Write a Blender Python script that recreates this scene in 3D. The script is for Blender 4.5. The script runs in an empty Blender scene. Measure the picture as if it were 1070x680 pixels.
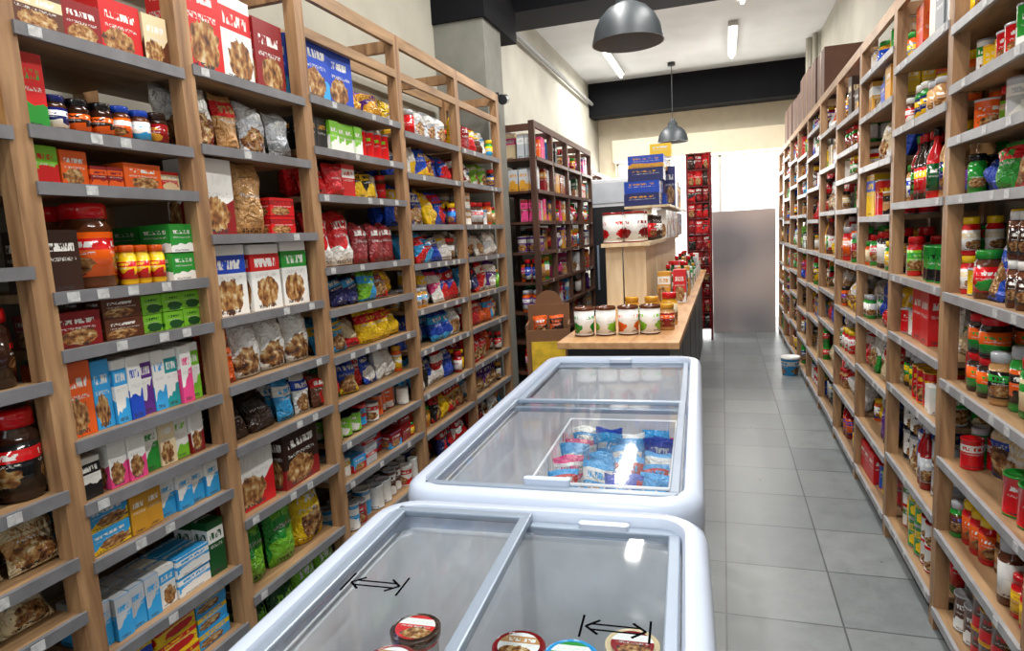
import bpy, bmesh, math, random
from mathutils import Vector, Matrix
R = random.Random(7)
scene = bpy.context.scene
H = 1.45
# ------------------------------------------------------------ helpers
def lin(c):
    return tuple(((x/12.92) if x <= .04045 else ((x+.055)/1.055)**2.4) for x in c)
def rgb(r, g, b): return lin((r/255, g/255, b/255))
def new_mat(name):
    m = bpy.data.materials.new(name); m.use_nodes = True
    nt = m.node_tree
    return m, nt, nt.nodes['Principled BSDF']
def simple(name, col, rough=.5, metal=0, spec=.5, noise=0, nscale=8, bump=0):
    m, nt, b = new_mat(name)
    b.inputs['Base Color'].default_value = (*col, 1)
    b.inputs['Roughness'].default_value = rough
    b.inputs['Metallic'].default_value = metal
    b.inputs['Specular IOR Level'].default_value = spec
    tc = nt.nodes.new('ShaderNodeTexCoord')
    n = nt.nodes.new('ShaderNodeTexNoise'); n.inputs['Scale'].default_value = nscale
    n.inputs['Detail'].default_value = 5
    nt.links.new(tc.outputs['Object'], n.inputs['Vector'])
    if noise:
        r = nt.nodes.new('ShaderNodeValToRGB')
        r.color_ramp.elements[0].position = .3; r.color_ramp.elements[1].position = .7
        r.color_ramp.elements[0].color = (*[c*(1-noise) for c in col], 1)
        r.color_ramp.elements[1].color = (*[min(1, c*(1+noise*.6)) for c in col], 1)
        nt.links.new(n.outputs['Fac'], r.inputs['Fac'])
        nt.links.new(r.outputs['Color'], b.inputs['Base Color'])
    if bump:
        bp = nt.nodes.new('ShaderNodeBump'); bp.inputs['Strength'].default_value = bump
        nt.links.new(n.outputs['Fac'], bp.inputs['Height']); nt.links.new(bp.outputs['Normal'], b.inputs['Normal'])
    return m
def wood(name, c1, c2, sc):
    m, nt, b = new_mat(name)
    tc = nt.nodes.new('ShaderNodeTexCoord'); mp = nt.nodes.new('ShaderNodeMapping')
    mp.inputs['Scale'].default_value = sc
    n = nt.nodes.new('ShaderNodeTexNoise'); n.inputs['Scale'].default_value = 3; n.inputs['Detail'].default_value = 6
    n.inputs['Distortion'].default_value = .6
    r = nt.nodes.new('ShaderNodeValToRGB')
    r.color_ramp.elements[0].position = .32; r.color_ramp.elements[1].position = .68
    r.color_ramp.elements[0].color = (*c1, 1); r.color_ramp.elements[1].color = (*c2, 1)
    nt.links.new(tc.outputs['Object'], mp.inputs['Vector']); nt.links.new(mp.outputs['Vector'], n.inputs['Vector'])
    nt.links.new(n.outputs['Fac'], r.inputs['Fac']); nt.links.new(r.outputs['Color'], b.inputs['Base Color'])
    b.inputs['Roughness'].default_value = .5
    return m
def emis(name, col, s):
    m, nt, b = new_mat(name)
    b.inputs['Base Color'].default_value = (*col, 1)
    b.inputs['Emission Color'].default_value = (*col, 1); b.inputs['Emission Strength'].default_value = s
    return m

def pack_mat(name, bump=0, rough=.35):
    m, nt, b = new_mat(name)
    N = nt.nodes; L = nt.links
    def M(op, a, bb=0.0, cc=None):
        n = N.new('ShaderNodeMath'); n.operation = op
        for i, x in enumerate([a, bb] + ([cc] if cc is not None else [])):
            if isinstance(x, (int, float)): n.inputs[i].default_value = x
            else: L.new(x, n.inputs[i])
        return n.outputs[0]
    def mix(f, a, bb):
        n = N.new('ShaderNodeMix'); n.data_type = 'RGBA'
        L.new(f, n.inputs[0])
        for idx, x in ((6, a), (7, bb)):
            if isinstance(x, tuple): n.inputs[idx].default_value = (*x, 1)
            else: L.new(x, n.inputs[idx])
        return n.outputs[2]
    uv = N.new('ShaderNodeUVMap'); uv.uv_map = 'UVMap'
    s = N.new('ShaderNodeSeparateXYZ'); L.new(uv.outputs[0], s.inputs[0])
    u, v = s.outputs[0], s.outputs[1]
    a1 = N.new('ShaderNodeAttribute'); a1.attribute_name = 'Col'
    a2 = N.new('ShaderNodeAttribute'); a2.attribute_name = 'Col2'
    c1, seed, c2 = a1.outputs['Color'], a1.outputs['Alpha'], a2.outputs['Color']
    def rect(u0, u1, v0, v1):
        return M('MULTIPLY', M('MULTIPLY', M('GREATER_THAN', u, u0), M('LESS_THAN', u, u1)),
                 M('MULTIPLY', M('GREATER_THAN', v, v0), M('LESS_THAN', v, v1)))
    def noise(su, sv, off=0):
        c = N.new('ShaderNodeCombineXYZ')
        L.new(M('MULTIPLY', u, su), c.inputs[0]); L.new(M('MULTIPLY', v, sv), c.inputs[1])
        L.new(M('MULTIPLY_ADD', seed, 91.0, off), c.inputs[2])
        n = N.new('ShaderNodeTexNoise'); n.inputs['Scale'].default_value = 1.0; n.inputs['Detail'].default_value = 2
        L.new(c.outputs[0], n.inputs['Vector']); return n
    def frac(k, t): return M('GREATER_THAN', M('FRACT', M('MULTIPLY', seed, k)), t)
    n1 = noise(1.2, 1.2); n2 = noise(17, 6, 9); n3 = noise(8, 8, 17); n4 = noise(38, 30, 27)
    inside = rect(-.01, 1.01, -.01, 1.01)
    edge = M('ADD', M('MULTIPLY_ADD', n1.outputs['Fac'], 1.1, -.2), M('MULTIPLY', M('SUBTRACT', u, .5), .25))
    sweep = M('MULTIPLY', M('LESS_THAN', v, edge), inside)
    col = mix(M('MULTIPLY', sweep, frac(7.3, .55)), c1, c2)
    cx = M('MULTIPLY_ADD', M('FRACT', M('MULTIPLY', seed, 17.3)), .3, .35)
    du = M('DIVIDE', M('SUBTRACT', u, cx), .38); dv = M('DIVIDE', M('SUBTRACT', v, .27), .24)
    dd = M('ADD', M('ADD', M('MULTIPLY', du, du), M('MULTIPLY', dv, dv)), M('MULTIPLY_ADD', n3.outputs['Fac'], 1.4, -.7))
    ell = M('MULTIPLY', M('LESS_THAN', dd, 1.0), inside)
    r = N.new('ShaderNodeValToRGB'); cr = r.color_ramp
    cr.elements[0].position = .3; cr.elements[0].color = (.05, .018, .01, 1)
    cr.elements[1].position = .72; cr.elements[1].color = (.6, .5, .34, 1)
    e = cr.elements.new(.48); e.color = (.3, .12, .035, 1)
    e = cr.elements.new(.58); e.color = (.45, .28, .1, 1)
    L.new(n3.outputs['Fac'], r.inputs['Fac'])
    pic = mix(frac(13.7, .6), r.outputs['Color'], c2)
    col = mix(M('MULTIPLY', ell, frac(3.1, .4)), col, pic)
    band = rect(-.01, 1.01, .6, .86)
    col = mix(M('MULTIPLY', band, frac(5.7, .5)), col, c2)
    txt = M('MULTIPLY', rect(.14, .86, .66, .79), M('GREATER_THAN', n2.outputs['Fac'], .48))
    tcol = mix(frac(5.7, .5), c2, c1)
    tcol = mix(frac(23.7, .6), tcol, (.75, .75, .72))
    col = mix(txt, col, tcol)
    small = M('MULTIPLY', rect(.12, .88, .5, .56), M('GREATER_THAN', n4.outputs['Fac'], .53))
    col = mix(small, col, (.6, .6, .58))
    small2 = M('MULTIPLY', rect(.15, .75, .03, .09), M('GREATER_THAN', n4.outputs['Fac'], .5))
    col = mix(small2, col, (.03, .03, .04))
    L.new(col, b.inputs['Base Color'])
    b.inputs['Roughness'].default_value = rough
    if bump:
        tc = N.new('ShaderNodeTexCoord'); nn = N.new('ShaderNodeTexNoise'); nn.inputs['Scale'].default_value = 34
        nn.inputs['Detail'].default_value = 3; nn.inputs['Distortion'].default_value = 1.2
        L.new(tc.outputs['Object'], nn.inputs['Vector'])
        bp = N.new('ShaderNodeBump'); bp.inputs['Strength'].default_value = bump; bp.inputs['Distance'].default_value = .03
        L.new(nn.outputs['Fac'], bp.inputs['Height']); L.new(bp.outputs['Normal'], b.inputs['Normal'])
    return m
def seedfor(sweep, pic, c2pic, band, wt):
    rr = random.Random(R.random())
    for _ in range(4000):
        s = rr.random()
        if ((s*7.3 % 1 > .57) == bool(sweep) and (s*3.1 % 1 > .42) == bool(pic) and (s*13.7 % 1 > .62) == bool(c2pic)
            and (s*5.7 % 1 > .52) == bool(band) and (s*23.7 % 1 > .62) == bool(wt)): return s
    return rr.random()

PACK = pack_mat('printed_carton', 0, .4)
FOIL = pack_mat('crinkled_film', .9, .2)
GLOSS = pack_mat('glossy_jar', 0, .12)
PMATS = [PACK, FOIL, GLOSS]

class MB:
    def __init__(s): s.v=[]; s.f=[]; s.uv=[]; s.c1=[]; s.c2=[]; s.mi=[]; s.sm=[]
    def add(s, M, pts, faces, uvs, c1, c2, mi=0, smooth=False, seed=0.5):
        o = len(s.v)
        s.v.extend([(M @ Vector(p))[:] for p in pts])
        for i, f in enumerate(faces):
            s.f.append([o+k for k in f]); s.uv.extend(uvs[i])
            a = c1[i] if isinstance(c1, list) else c1
            n = len(f)
            s.c1.extend([(a[0], a[1], a[2], seed)]*n); s.c2.extend([(c2[0], c2[1], c2[2], 1)]*n)
            s.mi.append(mi); s.sm.append(smooth)
    def obj(s, name, mats=PMATS):
        if not s.v: return None
        me = bpy.data.meshes.new(name); me.from_pydata(s.v, [], s.f)
        for m in mats: me.materials.append(m)
        uvl = me.uv_layers.new(name='UVMap'); uvl.data.foreach_set('uv', [x for p in s.uv for x in p])
        for nm, c in (('Col', s.c1), ('Col2', s.c2)):
            a = me.color_attributes.new(nm, 'FLOAT_COLOR', 'CORNER'); a.data.foreach_set('color', [x for p in c for x in p])
        me.polygons.foreach_set('material_index', s.mi); me.polygons.foreach_set('use_smooth', s.sm)
        me.update()
        ob = bpy.data.objects.new(name, me); scene.collection.objects.link(ob); return ob

Q = [(0,0),(1,0),(1,1),(0,1)]; P4 = [(5,5)]*4
def p_box(mb, M, w, d, h, c1, c2, seed, mi=0):
    x=w/2; y=d/2
    pts=[(-x,-y,0),(x,-y,0),(x,y,0),(-x,y,0),(-x,-y,h),(x,-y,h),(x,y,h),(-x,y,h)]
    faces=[(0,1,5,4),(1,2,6,5),(2,3,7,6),(3,0,4,7),(4,5,6,7),(3,2,1,0)]
    mb.add(M, pts, faces, [Q,Q,Q,Q,Q,P4], c1, c2, mi, False, seed)
    t=.0012
    pts=[(-x*.94,-y*.9,h),(x*.94,-y*.9,h),(x*.94,y*.35,h),(-x*.94,y*.35,h),(-x*.94,-y*.9,h+t),(x*.94,-y*.9,h+t),(x*.94,y*.35,h+t),(-x*.94,y*.35,h+t)]
    mb.add(M, pts, faces[:5], [P4]*5, c1, c2, mi, False, seed)
def lathe(mb, M, prof, c2, seed, mi=2, n=14):
    pts=[]; faces=[]; uvs=[]; cols=[]
    for r,z,c,l in prof:
        for k in range(n):
            a=2*math.pi*k/n - math.pi
            pts.append((r*math.sin(a), -r*math.cos(a), z))
    lab=[(prof[i-1][1],prof[i][1]) for i in range(1,len(prof)) if prof[i][3]]
    if lab: za=min(l[0] for l in lab); zb=max(l[1] for l in lab)
    for i in range(1,len(prof)):
        for k in range(n):
            k2=(k+1)%n
            faces.append(((i-1)*n+k,(i-1)*n+k2,i*n+k2,i*n+k)); cols.append(prof[i][2])
            if prof[i][3]:
                ua=(k/n*2)%1.0; ub=ua+2/n
                v0=(prof[i-1][1]-za)/(zb-za); v1=(prof[i][1]-za)/(zb-za)
                uvs.append([(ua,v0),(ub,v0),(ub,v1),(ua,v1)])
            else: uvs.append(P4)
    faces.append(tuple(range((len(prof)-1)*n,len(prof)*n))); cols.append(prof[-1][2]); uvs.append([(5,5)]*n)
    faces.append(tuple(reversed(range(n)))); cols.append(prof[0][2]); uvs.append([(5,5)]*n)
    mb.add(M, pts, faces, uvs, cols, c2, mi, True, seed)
def p_jar(mb, M, w, h, c1, c2, seed, lid=None, content=None, n=14):
    r=w/2; lid=lid or c2; ct=content or rgb(60,35,20)
    lathe(mb, M, [(r*.9,0,ct,0),(r,h*.05,ct,0),(r,h*.14,ct,0),(r*1.01,h*.14,c1,0),(r*1.01,h*.66,c1,1),(r,h*.66,ct,0),(r*.98,h*.74,ct,0),(r*.8,h*.8,ct,0),
      (r*.8,h*.82,ct,0),(r*.9,h*.82,lid,0),(r*.9,h*.97,lid,0),(r*.84,h,lid,0)], c2, seed, 2, n)
def p_can(mb, M, w, h, c1, c2, seed, lid=None, n=14):
    r=w/2; sv=lid or rgb(150,150,152)
    lathe(mb, M, [(r*.95,0,sv,0),(r*1.02,.003,sv,0),(r,.006,sv,0),(r,h-.006,c1,1),(r*1.03,h-.005,sv,0),(r*1.03,h,sv,0),(r*.93,h,sv,0),(r*.92,h-.003,sv,0)], c2, seed, 2, n)
def p_bottle(mb, M, w, h, c1, c2, seed, lid=None, content=None, n=12):
    r=w/2; ct=content or rgb(45,30,15); lid=lid or c2
    lathe(mb, M, [(r*.9,0,ct,0),(r,h*.03,ct,0),(r,h*.12,ct,0),(r*1.01,h*.12,c1,0),(r*1.01,h*.5,c1,1),(r,h*.5,ct,0),(r,h*.58,ct,0),(r*.75,h*.68,ct,0),(r*.36,h*.78,ct,0),
      (r*.34,h*.88,ct,0),(r*.42,h*.88,lid,0),(r*.42,h*.985,lid,0),(r*.36,h,lid,0)], c2, seed, 2, n)
def p_bag(mb, M, w, d, h, c1, c2, seed, nu=8, nv=9):
    pts=[]; faces=[]; uvs=[]
    rr=random.Random(int(seed*1e6)); ph=rr.random()*6; ph2=rr.random()*6
    for s in (-1,1):
        for j in range(nv+1):
            v=j/nv
            for i in range(nu+1):
                u=i/nu
                t=(max(0,math.sin(math.pi*u))**.55)*min(1,(1-v)*4.2)**.6*min(1,(v+.12)*3)**.7
                x=(u-.5)*w*(1-.10*math.sin(math.pi*v)+.03*math.sin(9*v+ph2)); z=v*h*(1+.03*math.sin(5*u+ph2))
                t*=d/2*(1+.2*math.sin(6*u+8*v+ph)+.1*math.sin(14*u-9*v+ph2))
                pts.append((x,s*t,z+ (.012*h*math.sin(8*u+ph) if j==nv else 0)))
    o=(nu+1)*(nv+1)
    for j in range(nv):
        for i in range(nu):
            a=j*(nu+1)+i; q=[(i/nu,j/nv),((i+1)/nu,j/nv),((i+1)/nu,(j+1)/nv),(i/nu,(j+1)/nv)]
            faces.append((a,a+1,a+nu+2,a+nu+1)); uvs.append(q)
            faces.append((o+a+1,o+a,o+a+nu+1,o+a+nu+2)); uvs.append([q[1],q[0],q[3],q[2]])
    for i in range(nu):
        faces.append((i+1,i,o+i,o+i+1)); uvs.append(P4)
    mb.add(M, pts, faces, uvs, c1, c2, 1, True, seed)

def pc(r,g,b): return rgb(*[min(255,x*.98) for x in (r,g,b)])
C = dict(red=pc(205,20,26), dred=pc(135,18,24), white=pc(238,238,235), cream=pc(228,208,168), yel=pc(243,200,22), org=pc(228,92,20),
  grn=pc(36,145,50), lime=pc(122,195,45), dgrn=pc(18,80,35), blue=pc(22,72,190), sky=pc(50,162,228), navy=pc(20,30,100), teal=pc(20,150,155),
  pink=pc(230,70,138), pur=pc(98,40,140), brn=pc(90,46,24), dbrn=pc(46,23,14), blk=pc(18,18,20), tan=pc(188,142,90), sil=pc(192,197,204), gry=pc(120,125,130), gold=pc(210,152,42), kraft=pc(170,128,86))
def pick(p): return C[R.choice(p)]
def place(mb, kind, side, xf, yc, z, w, d, h, c1, c2, lid=None, content=None, yaw=0, tilt=0, n=14, seed=None):
    if seed is None: seed=R.random()
    xc = xf - side*d/2
    M = Matrix.Translation((xc,yc,z)) @ Matrix.Rotation(side*math.pi/2+yaw,4,'Z')
    if tilt: M = M @ Matrix.Rotation(-tilt,4,'X')
    if kind=='box': p_box(mb,M,w,d,h,c1,c2,seed)
    elif kind=='jar': p_jar(mb,M,w,h,c1,c2,seed,lid,content,n)
    elif kind=='can': p_can(mb,M,w,h,c1,c2,seed,lid,n)
    elif kind=='bottle': p_bottle(mb,M,w,h,c1,c2,seed,lid,content,n)
    elif kind=='bag': p_bag(mb,M,w,d,h,c1,c2,seed)
NAMES={'box':'boxed_groceries','jar':'glass_jars','can':'tin_cans','bottle':'bottles','bag':'snack_bags'}
ALLP=['red','red','dred','white','white','cream','yel','yel','org','grn','dgrn','blue','navy','brn','blk','tan','gold','sil','pur','lime','sky','blue']
def fill(side, xf, y0, y1, z, clear, depth, kind, pal, pal2, w=None, h=None, rows=2, n=12, name=None, gaps=.08, var=.3, tall=1.0):
    mb=MB(); y=y0+.004
    lids=['blk','red','gold','white','yel','grn','sil','red']
    while y<y1-.03:
        kd=kind
        if R.random()<var:
            kd=R.choice(['box','jar','bag','can','bottle'] if clear>.22 else ['box','jar','bag','can'])
        cp=pal if R.random()>.35 else ALLP
        base={'box':R.uniform(.06,.13),'jar':R.uniform(.06,.08),'can':.074,'bottle':.062,'bag':R.uniform(.11,.17)}[kd]
        ww=((w if (w and kd==kind) else base))*R.uniform(.88,1.2)
        hb={'box':R.uniform(.09,.22),'jar':R.uniform(.1,.15)*tall,'can':R.uniform(.08,.12)*tall,'bottle':R.uniform(.2,.27)*tall,'bag':clear*R.uniform(.7,.95)}[kd]
        if kd=='bag': hb=min(hb,.22*tall)
        hh=min(clear*.95,((h if (h and kd==kind) else hb))*R.uniform(.9,1.2))
        dd={'box':R.uniform(.05,.09),'bag':min(.1,ww*.6)}.get(kd,ww)
        if y+ww>y1:
            ww=.052; kd='jar' if kd in('bag','box') else kd; dd=ww; hh=min(hh,.12)
            if y+ww>y1: break
        rep=R.choice([1,1,2,2,3]); c1=pick(cp); c2=pick(pal2); lid=pick(lids); ct=pick(['brn','dbrn','org','dred','gold','grn','tan','red'])
        if kd=='can': lid=None if R.random()<.6 else lid
        setback=R.choice([0,0,0,.02,.05]); sd=R.random()
        st=1
        if kd in('can','jar') and hh*2<clear*.95 and R.random()<.85: st=2
        if kd=='box' and hh*2<clear*.92: st=int(clear*.92/hh)
        if kd=='bottle' and hh<clear*.8 and clear<.32: hh=clear*.9
        for q in range(rep):
            if y+ww>y1: break
            if kd=='bag' and R.random()<.4: c1=pick(cp); sd=R.random()
            s2=st
            if st>1 and R.random()<.2: s2-=1
            for row in range(rows):
                off=.012+setback+row*(dd+.01)+R.uniform(0,.012)
                if off+dd>depth: break
                tilt=R.uniform(.02,.5) if kd=='bag' else 0
                for k in range(s2):
                    place(mb,kd,side,xf-side*(off),y+ww/2+R.uniform(-.003,.003),z+.001+k*hh*1.012,ww*.96,dd,hh,c1,c2,lid,ct,R.uniform(-.1,.1)*(3 if kd=='bag' else 1),tilt,n,sd)
            y+=ww*(1.0 if kd!='bag' else .84)
        if R.random()<gaps: y+=R.uniform(.01,.03)
    return mb.obj(name or NAMES.get(kind,'assorted_groceries'))

class GB:
    def __init__(s): s.v=[]; s.f=[]; s.mi=[]
    def box(s,x0,x1,y0,y1,z0,z1,mi=0):
        o=len(s.v)
        s.v+= [(x0,y0,z0),(x1,y0,z0),(x1,y1,z0),(x0,y1,z0),(x0,y0,z1),(x1,y0,z1),(x1,y1,z1),(x0,y1,z1)]
        for f in [(3,2,1,0),(4,5,6,7),(0,1,5,4),(1,2,6,5),(2,3,7,6),(3,0,4,7)]:
            s.f.append([o+k for k in f]); s.mi.append(mi)
    def rod(s,a,b,r,mi=0,n=8):
        a=Vector(a); b=Vector(b); d=(b-a).normalized()
        t=Vector((0,0,1)) if abs(d.z)<.9 else Vector((1,0,0)); p=d.cross(t).normalized(); q=d.cross(p)
        o=len(s.v)
        for e in (a,b):
            for k in range(n):
                an=2*math.pi*k/n; s.v.append((e+p*r*math.cos(an)+q*r*math.sin(an))[:])
        for k in range(n):
            s.f.append([o+k,o+(k+1)%n,o+n+(k+1)%n,o+n+k]); s.mi.append(mi)
        s.f.append([o+k for k in reversed(range(n))]); s.f.append([o+n+k for k in range(n)]); s.mi+=[mi,mi]
    def rings(s, rings, mis, cap0=True, cap1=True):
        o=len(s.v); n=len(rings[0])
        for r in rings: s.v+=r
        for i in range(len(rings)-1):
            for k in range(n):
                s.f.append([o+i*n+k,o+i*n+(k+1)%n,o+(i+1)*n+(k+1)%n,o+(i+1)*n+k]); s.mi.append(mis[i])
        if cap0: s.f.append([o+k for k in reversed(range(n))]); s.mi.append(mis[0])
        if cap1: s.f.append([o+(len(rings)-1)*n+k for k in range(n)]); s.mi.append(mis[-1])
    def obj(s,name,mats,parent=None,smooth=None,bevel=0):
        me=bpy.data.meshes.new(name); me.from_pydata(s.v,[],s.f)
        for m in mats: me.materials.append(m)
        me.polygons.foreach_set('material_index',s.mi); me.update()
        bm=bmesh.new(); bm.from_mesh(me); bmesh.ops.recalc_face_normals(bm,faces=bm.faces); bm.to_mesh(me); bm.free()
        if smooth:
            me.polygons.foreach_set('use_smooth',[True]*len(me.polygons)); me.set_sharp_from_angle(angle=smooth)
        ob=bpy.data.objects.new(name,me); scene.collection.objects.link(ob)
        if parent: ob.parent=parent
        if bevel:
            b=ob.modifiers.new('bevel','BEVEL'); b.width=bevel; b.segments=2; b.limit_method='ANGLE'
        return ob
def rrect(w,l,r,z,n=6,cx=0,cy=0):
    pts=[]
    for (sx,sy,a0) in ((1,1,0),(-1,1,90),(-1,-1,180),(1,-1,270)):
        for k in range(n+1):
            a=math.radians(a0+90*k/n)
            pts.append((cx+sx*(w/2-r)+r*math.cos(a),cy+sy*(l/2-r)+r*math.sin(a),z))
    return pts
def empty(name,loc=(0,0,0),rz=0):
    e=bpy.data.objects.new(name,None); e.location=loc; e.rotation_euler=(0,0,rz); scene.collection.objects.link(e); return e

# ------------------------------------------------------------ materials
WV=wood('pine_post',rgb(120,86,58),rgb(174,136,96),(10,10,1.0))
WH=wood('pine_board',rgb(124,95,66),rgb(170,136,98),(8,1.0,8))
WC=wood('pale_plywood',rgb(204,178,140),rgb(228,208,172),(6,6,.9))
WCT=wood('counter_wood',rgb(172,124,78),rgb(204,160,110),(7,1.2,7))
DW=wood('dark_wood',rgb(58,34,24),rgb(96,60,42),(8,8,1))
LIP=simple('grey_price_rail',rgb(116,116,120),.45,.1,noise=.22,nscale=14)
LIPR=simple('white_price_rail',rgb(152,152,155),.45,.1,noise=.2,nscale=14)
TAG=simple('price_tag',rgb(185,186,186),.5,noise=.3,nscale=80)
WALL=simple('wall_plaster',rgb(166,163,150),.85,noise=.14,nscale=2.5,bump=.08)
CEIL=simple('ceiling_plaster',rgb(200,202,202),.9,noise=.14,nscale=1.5,bump=.15)
DARK=simple('dark_beam_paint',rgb(12,13,18),.8,noise=.2,spec=.2)
FRZ=simple('freezer_white',rgb(212,220,232),.28,noise=.03)
FRIM=simple('freezer_rim',rgb(196,208,228),.22,noise=.03)
FLIN=simple('freezer_liner',rgb(236,239,244),.4,noise=.10,nscale=14,bump=.3)
SILV=simple('lid_frame_aluminium',rgb(146,160,178),.3,.2,noise=.05)
BLK=simple('black_panel',rgb(24,25,30),.4,noise=.2)
MBLK=simple('black_sticker',rgb(12,12,14),.95,noise=.1,spec=0)
LAMP=simple('lamp_grey_metal',rgb(50,56,60),.45,.2,noise=.08)
LAMPI=simple('lamp_inner_white',rgb(200,200,196),.5,noise=.05)
LAMPD=simple('lamp_inner_grey',rgb(120,122,124),.5,noise=.05)
CARD=simple('cardboard',rgb(120,82,52),.8,noise=.15)

def floor_mat():
    m,nt,b=new_mat('grey_floor_tile'); N=nt.nodes; L=nt.links
    tc=N.new('ShaderNodeTexCoord'); br=N.new('ShaderNodeTexBrick')
    br.offset=0; br.squash=1
    br.inputs['Scale'].default_value=1; br.inputs['Brick Width'].default_value=.40; br.inputs['Row Height'].default_value=.40
    br.inputs['Mortar Size'].default_value=.004; br.inputs['Mortar Smooth'].default_value=.3
    br.inputs['Color1'].default_value=(*rgb(106,112,115),1); br.inputs['Color2'].default_value=(*rgb(124,129,130),1)
    br.inputs['Mortar'].default_value=(*rgb(62,66,70),1)
    L.new(tc.outputs['Object'],br.inputs['Vector'])
    n=N.new('ShaderNodeTexNoise'); n.inputs['Scale'].default_value=9; n.inputs['Detail'].default_value=12; n.inputs['Roughness'].default_value=.8
    L.new(tc.outputs['Object'],n.inputs['Vector'])
    cr=N.new('ShaderNodeValToRGB'); cr.color_ramp.elements[0].position=.3; cr.color_ramp.elements[1].position=.7
    cr.color_ramp.elements[0].color=(.32,.32,.32,1); cr.color_ramp.elements[1].color=(.66,.66,.66,1)
    L.new(n.outputs['Fac'],cr.inputs['Fac'])
    mx=N.new('ShaderNodeMix'); mx.data_type='RGBA'; mx.blend_type='OVERLAY'; mx.inputs[0].default_value=.55
    L.new(br.outputs['Color'],mx.inputs[6]); L.new(cr.outputs['Color'],mx.inputs[7]); L.new(mx.outputs[2],b.inputs['Base Color'])
    r=N.new('ShaderNodeMapRange'); r.inputs[1].default_value=.3; r.inputs[2].default_value=.7; r.inputs[3].default_value=.24; r.inputs[4].default_value=.46
    L.new(n.outputs['Fac'],r.inputs[0]); L.new(r.outputs[0],b.inputs['Roughness'])
    bp=N.new('ShaderNodeBump'); bp.inputs['Strength'].default_value=.10; bp.inputs['Distance'].default_value=.01
    L.new(n.outputs['Fac'],bp.inputs['Height']); L.new(bp.outputs['Normal'],b.inputs['Normal'])
    return m
FLOOR=floor_mat()
def glass_mat(name,tint,gl=.06,k=.75):
    m=bpy.data.materials.new(name); m.use_nodes=True; nt=m.node_tree; nt.nodes.clear()
    o=nt.nodes.new('ShaderNodeOutputMaterial'); t=nt.nodes.new('ShaderNodeBsdfTransparent'); g=nt.nodes.new('ShaderNodeBsdfGlossy')
    t.inputs[0].default_value=(*tint,1); g.inputs['Roughness'].default_value=.05
    f=nt.nodes.new('ShaderNodeLayerWeight'); f.inputs[0].default_value=.5
    p=nt.nodes.new('ShaderNodeMath'); p.operation='POWER'; p.inputs[1].default_value=4.0
    a=nt.nodes.new('ShaderNodeMath'); a.operation='MULTIPLY_ADD'; a.inputs[1].default_value=k; a.inputs[2].default_value=gl; a.use_clamp=True
    mx=nt.nodes.new('ShaderNodeMixShader')
    nt.links.new(f.outputs['Facing'],p.inputs[0]); nt.links.new(p.outputs[0],a.inputs[0]); nt.links.new(a.outputs[0],mx.inputs[0]); nt.links.new(t.outputs[0],mx.inputs[1]); nt.links.new(g.outputs[0],mx.inputs[2]); nt.links.new(mx.outputs[0],o.inputs[0])
    return m
GLASS=glass_mat('freezer_glass',(.90,.94,.96))

# ------------------------------------------------------------ room shell
XL,XR,YB,YE,ZC=-1.86,1.1,-2.6,10.6,3.6
def slab(name,x0,x1,y0,y1,z0,z1,mat):
    g=GB(); g.box(x0,x1,y0,y1,z0,z1); return g.obj(name,[mat])
slab('floor',XL-.2,XR+.2,YB-.2,YE+.2,-.1,0,FLOOR)
slab('ceiling',XL-.2,XR+.2,YB-.2,YE+.2,ZC,ZC+.1,CEIL)
slab('wall_left',XL-.2,XL,YB,YE,0,ZC,WALL)
slab('wall_right',XR,XR+.2,YB,YE,0,ZC,WALL)
slab('wall_back',XL,XR,YB-.2,YB,0,ZC,WALL)
g=GB()
g.box(XL,-1.6,YE,YE+.2,0,ZC); g.box(.92,XR,YE,YE+.2,0,ZC); g.box(-1.6,.92,YE,YE+.2,2.52,ZC)
g.obj('wall_front',[simple('front_cream',rgb(240,230,208),.8,noise=.06)])
g=GB()
for x in (-1.6,-.8,-.05,.87): g.box(x,x+.04,YE+.06,YE+.12,0,2.52)
g.box(-1.6,.92,YE+.06,YE+.12,2.48,2.52); g.box(-1.6,-.05,YE+.06,YE+.12,0,.08)
g.obj('window_1',[simple('window_frame_metal',rgb(190,190,190),.4,.2,noise=.05)])
slab('beam_near',XL,XR,5.0,5.46,3.13,ZC,DARK)
slab('beam_far',XL,XR,9.85,10.2,3.13,ZC,DARK)
slab('beam_side',XL,-1.48,4.28,5.0,2.90,ZC,DARK)
slab('pillar',XL,-1.5,4.30,4.66,0,2.90,simple('pillar_grey',rgb(122,122,115),.8,noise=.14))
slab('roller_shutter_box',-1.6,.92,10.3,10.6,2.5,2.82,simple('shutter_box',rgb(238,226,200),.6,noise=.05))
g=GB(); g.rod((1.02,8.9,2.2),(1.02,8.9,3.6),.05); g.rod((1.05,8.7,2.2),(1.05,8.7,3.6),.03); g.obj('wall_pipes',[WALL],smooth=.6)
g=GB(); g.rod((-1.80,5.5,3.3),(-1.80,9.8,3.3),.025); g.obj('ceiling_pipes',[simple('pipe_grey',rgb(120,120,118),.6,noise=.1)],smooth=.6)
slab('street_pavement',-8,8,YE+.2,18.9,-.12,-.02,simple('pavement',rgb(200,196,190),.9,noise=.1))
g=GB(); g.box(-8,8,19,19.5,-.1,9)
for i in range(7):
    for k in range(3): g.box(-7+i*2,-6+i*2,18.95,19.0,.8+k*2.8,2.6+k*2.8,1)
g.obj('street_facade',[simple('facade',rgb(240,236,228),.9,noise=.08),simple('facade_window',rgb(170,176,182),.3,noise=.1)])
e=empty('security_camera',(-1.46,4.45,2.42)); g=GB(); g.box(-.04,.0,-.02,.02,-.02,.02); g.rod((0,0,0),(.04,-.02,-.01),.01); g.rod((.03,.03,-.02),(.05,-.09,-.05),.032,n=14); g.obj('housing',[BLK],e,smooth=.6)

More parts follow.
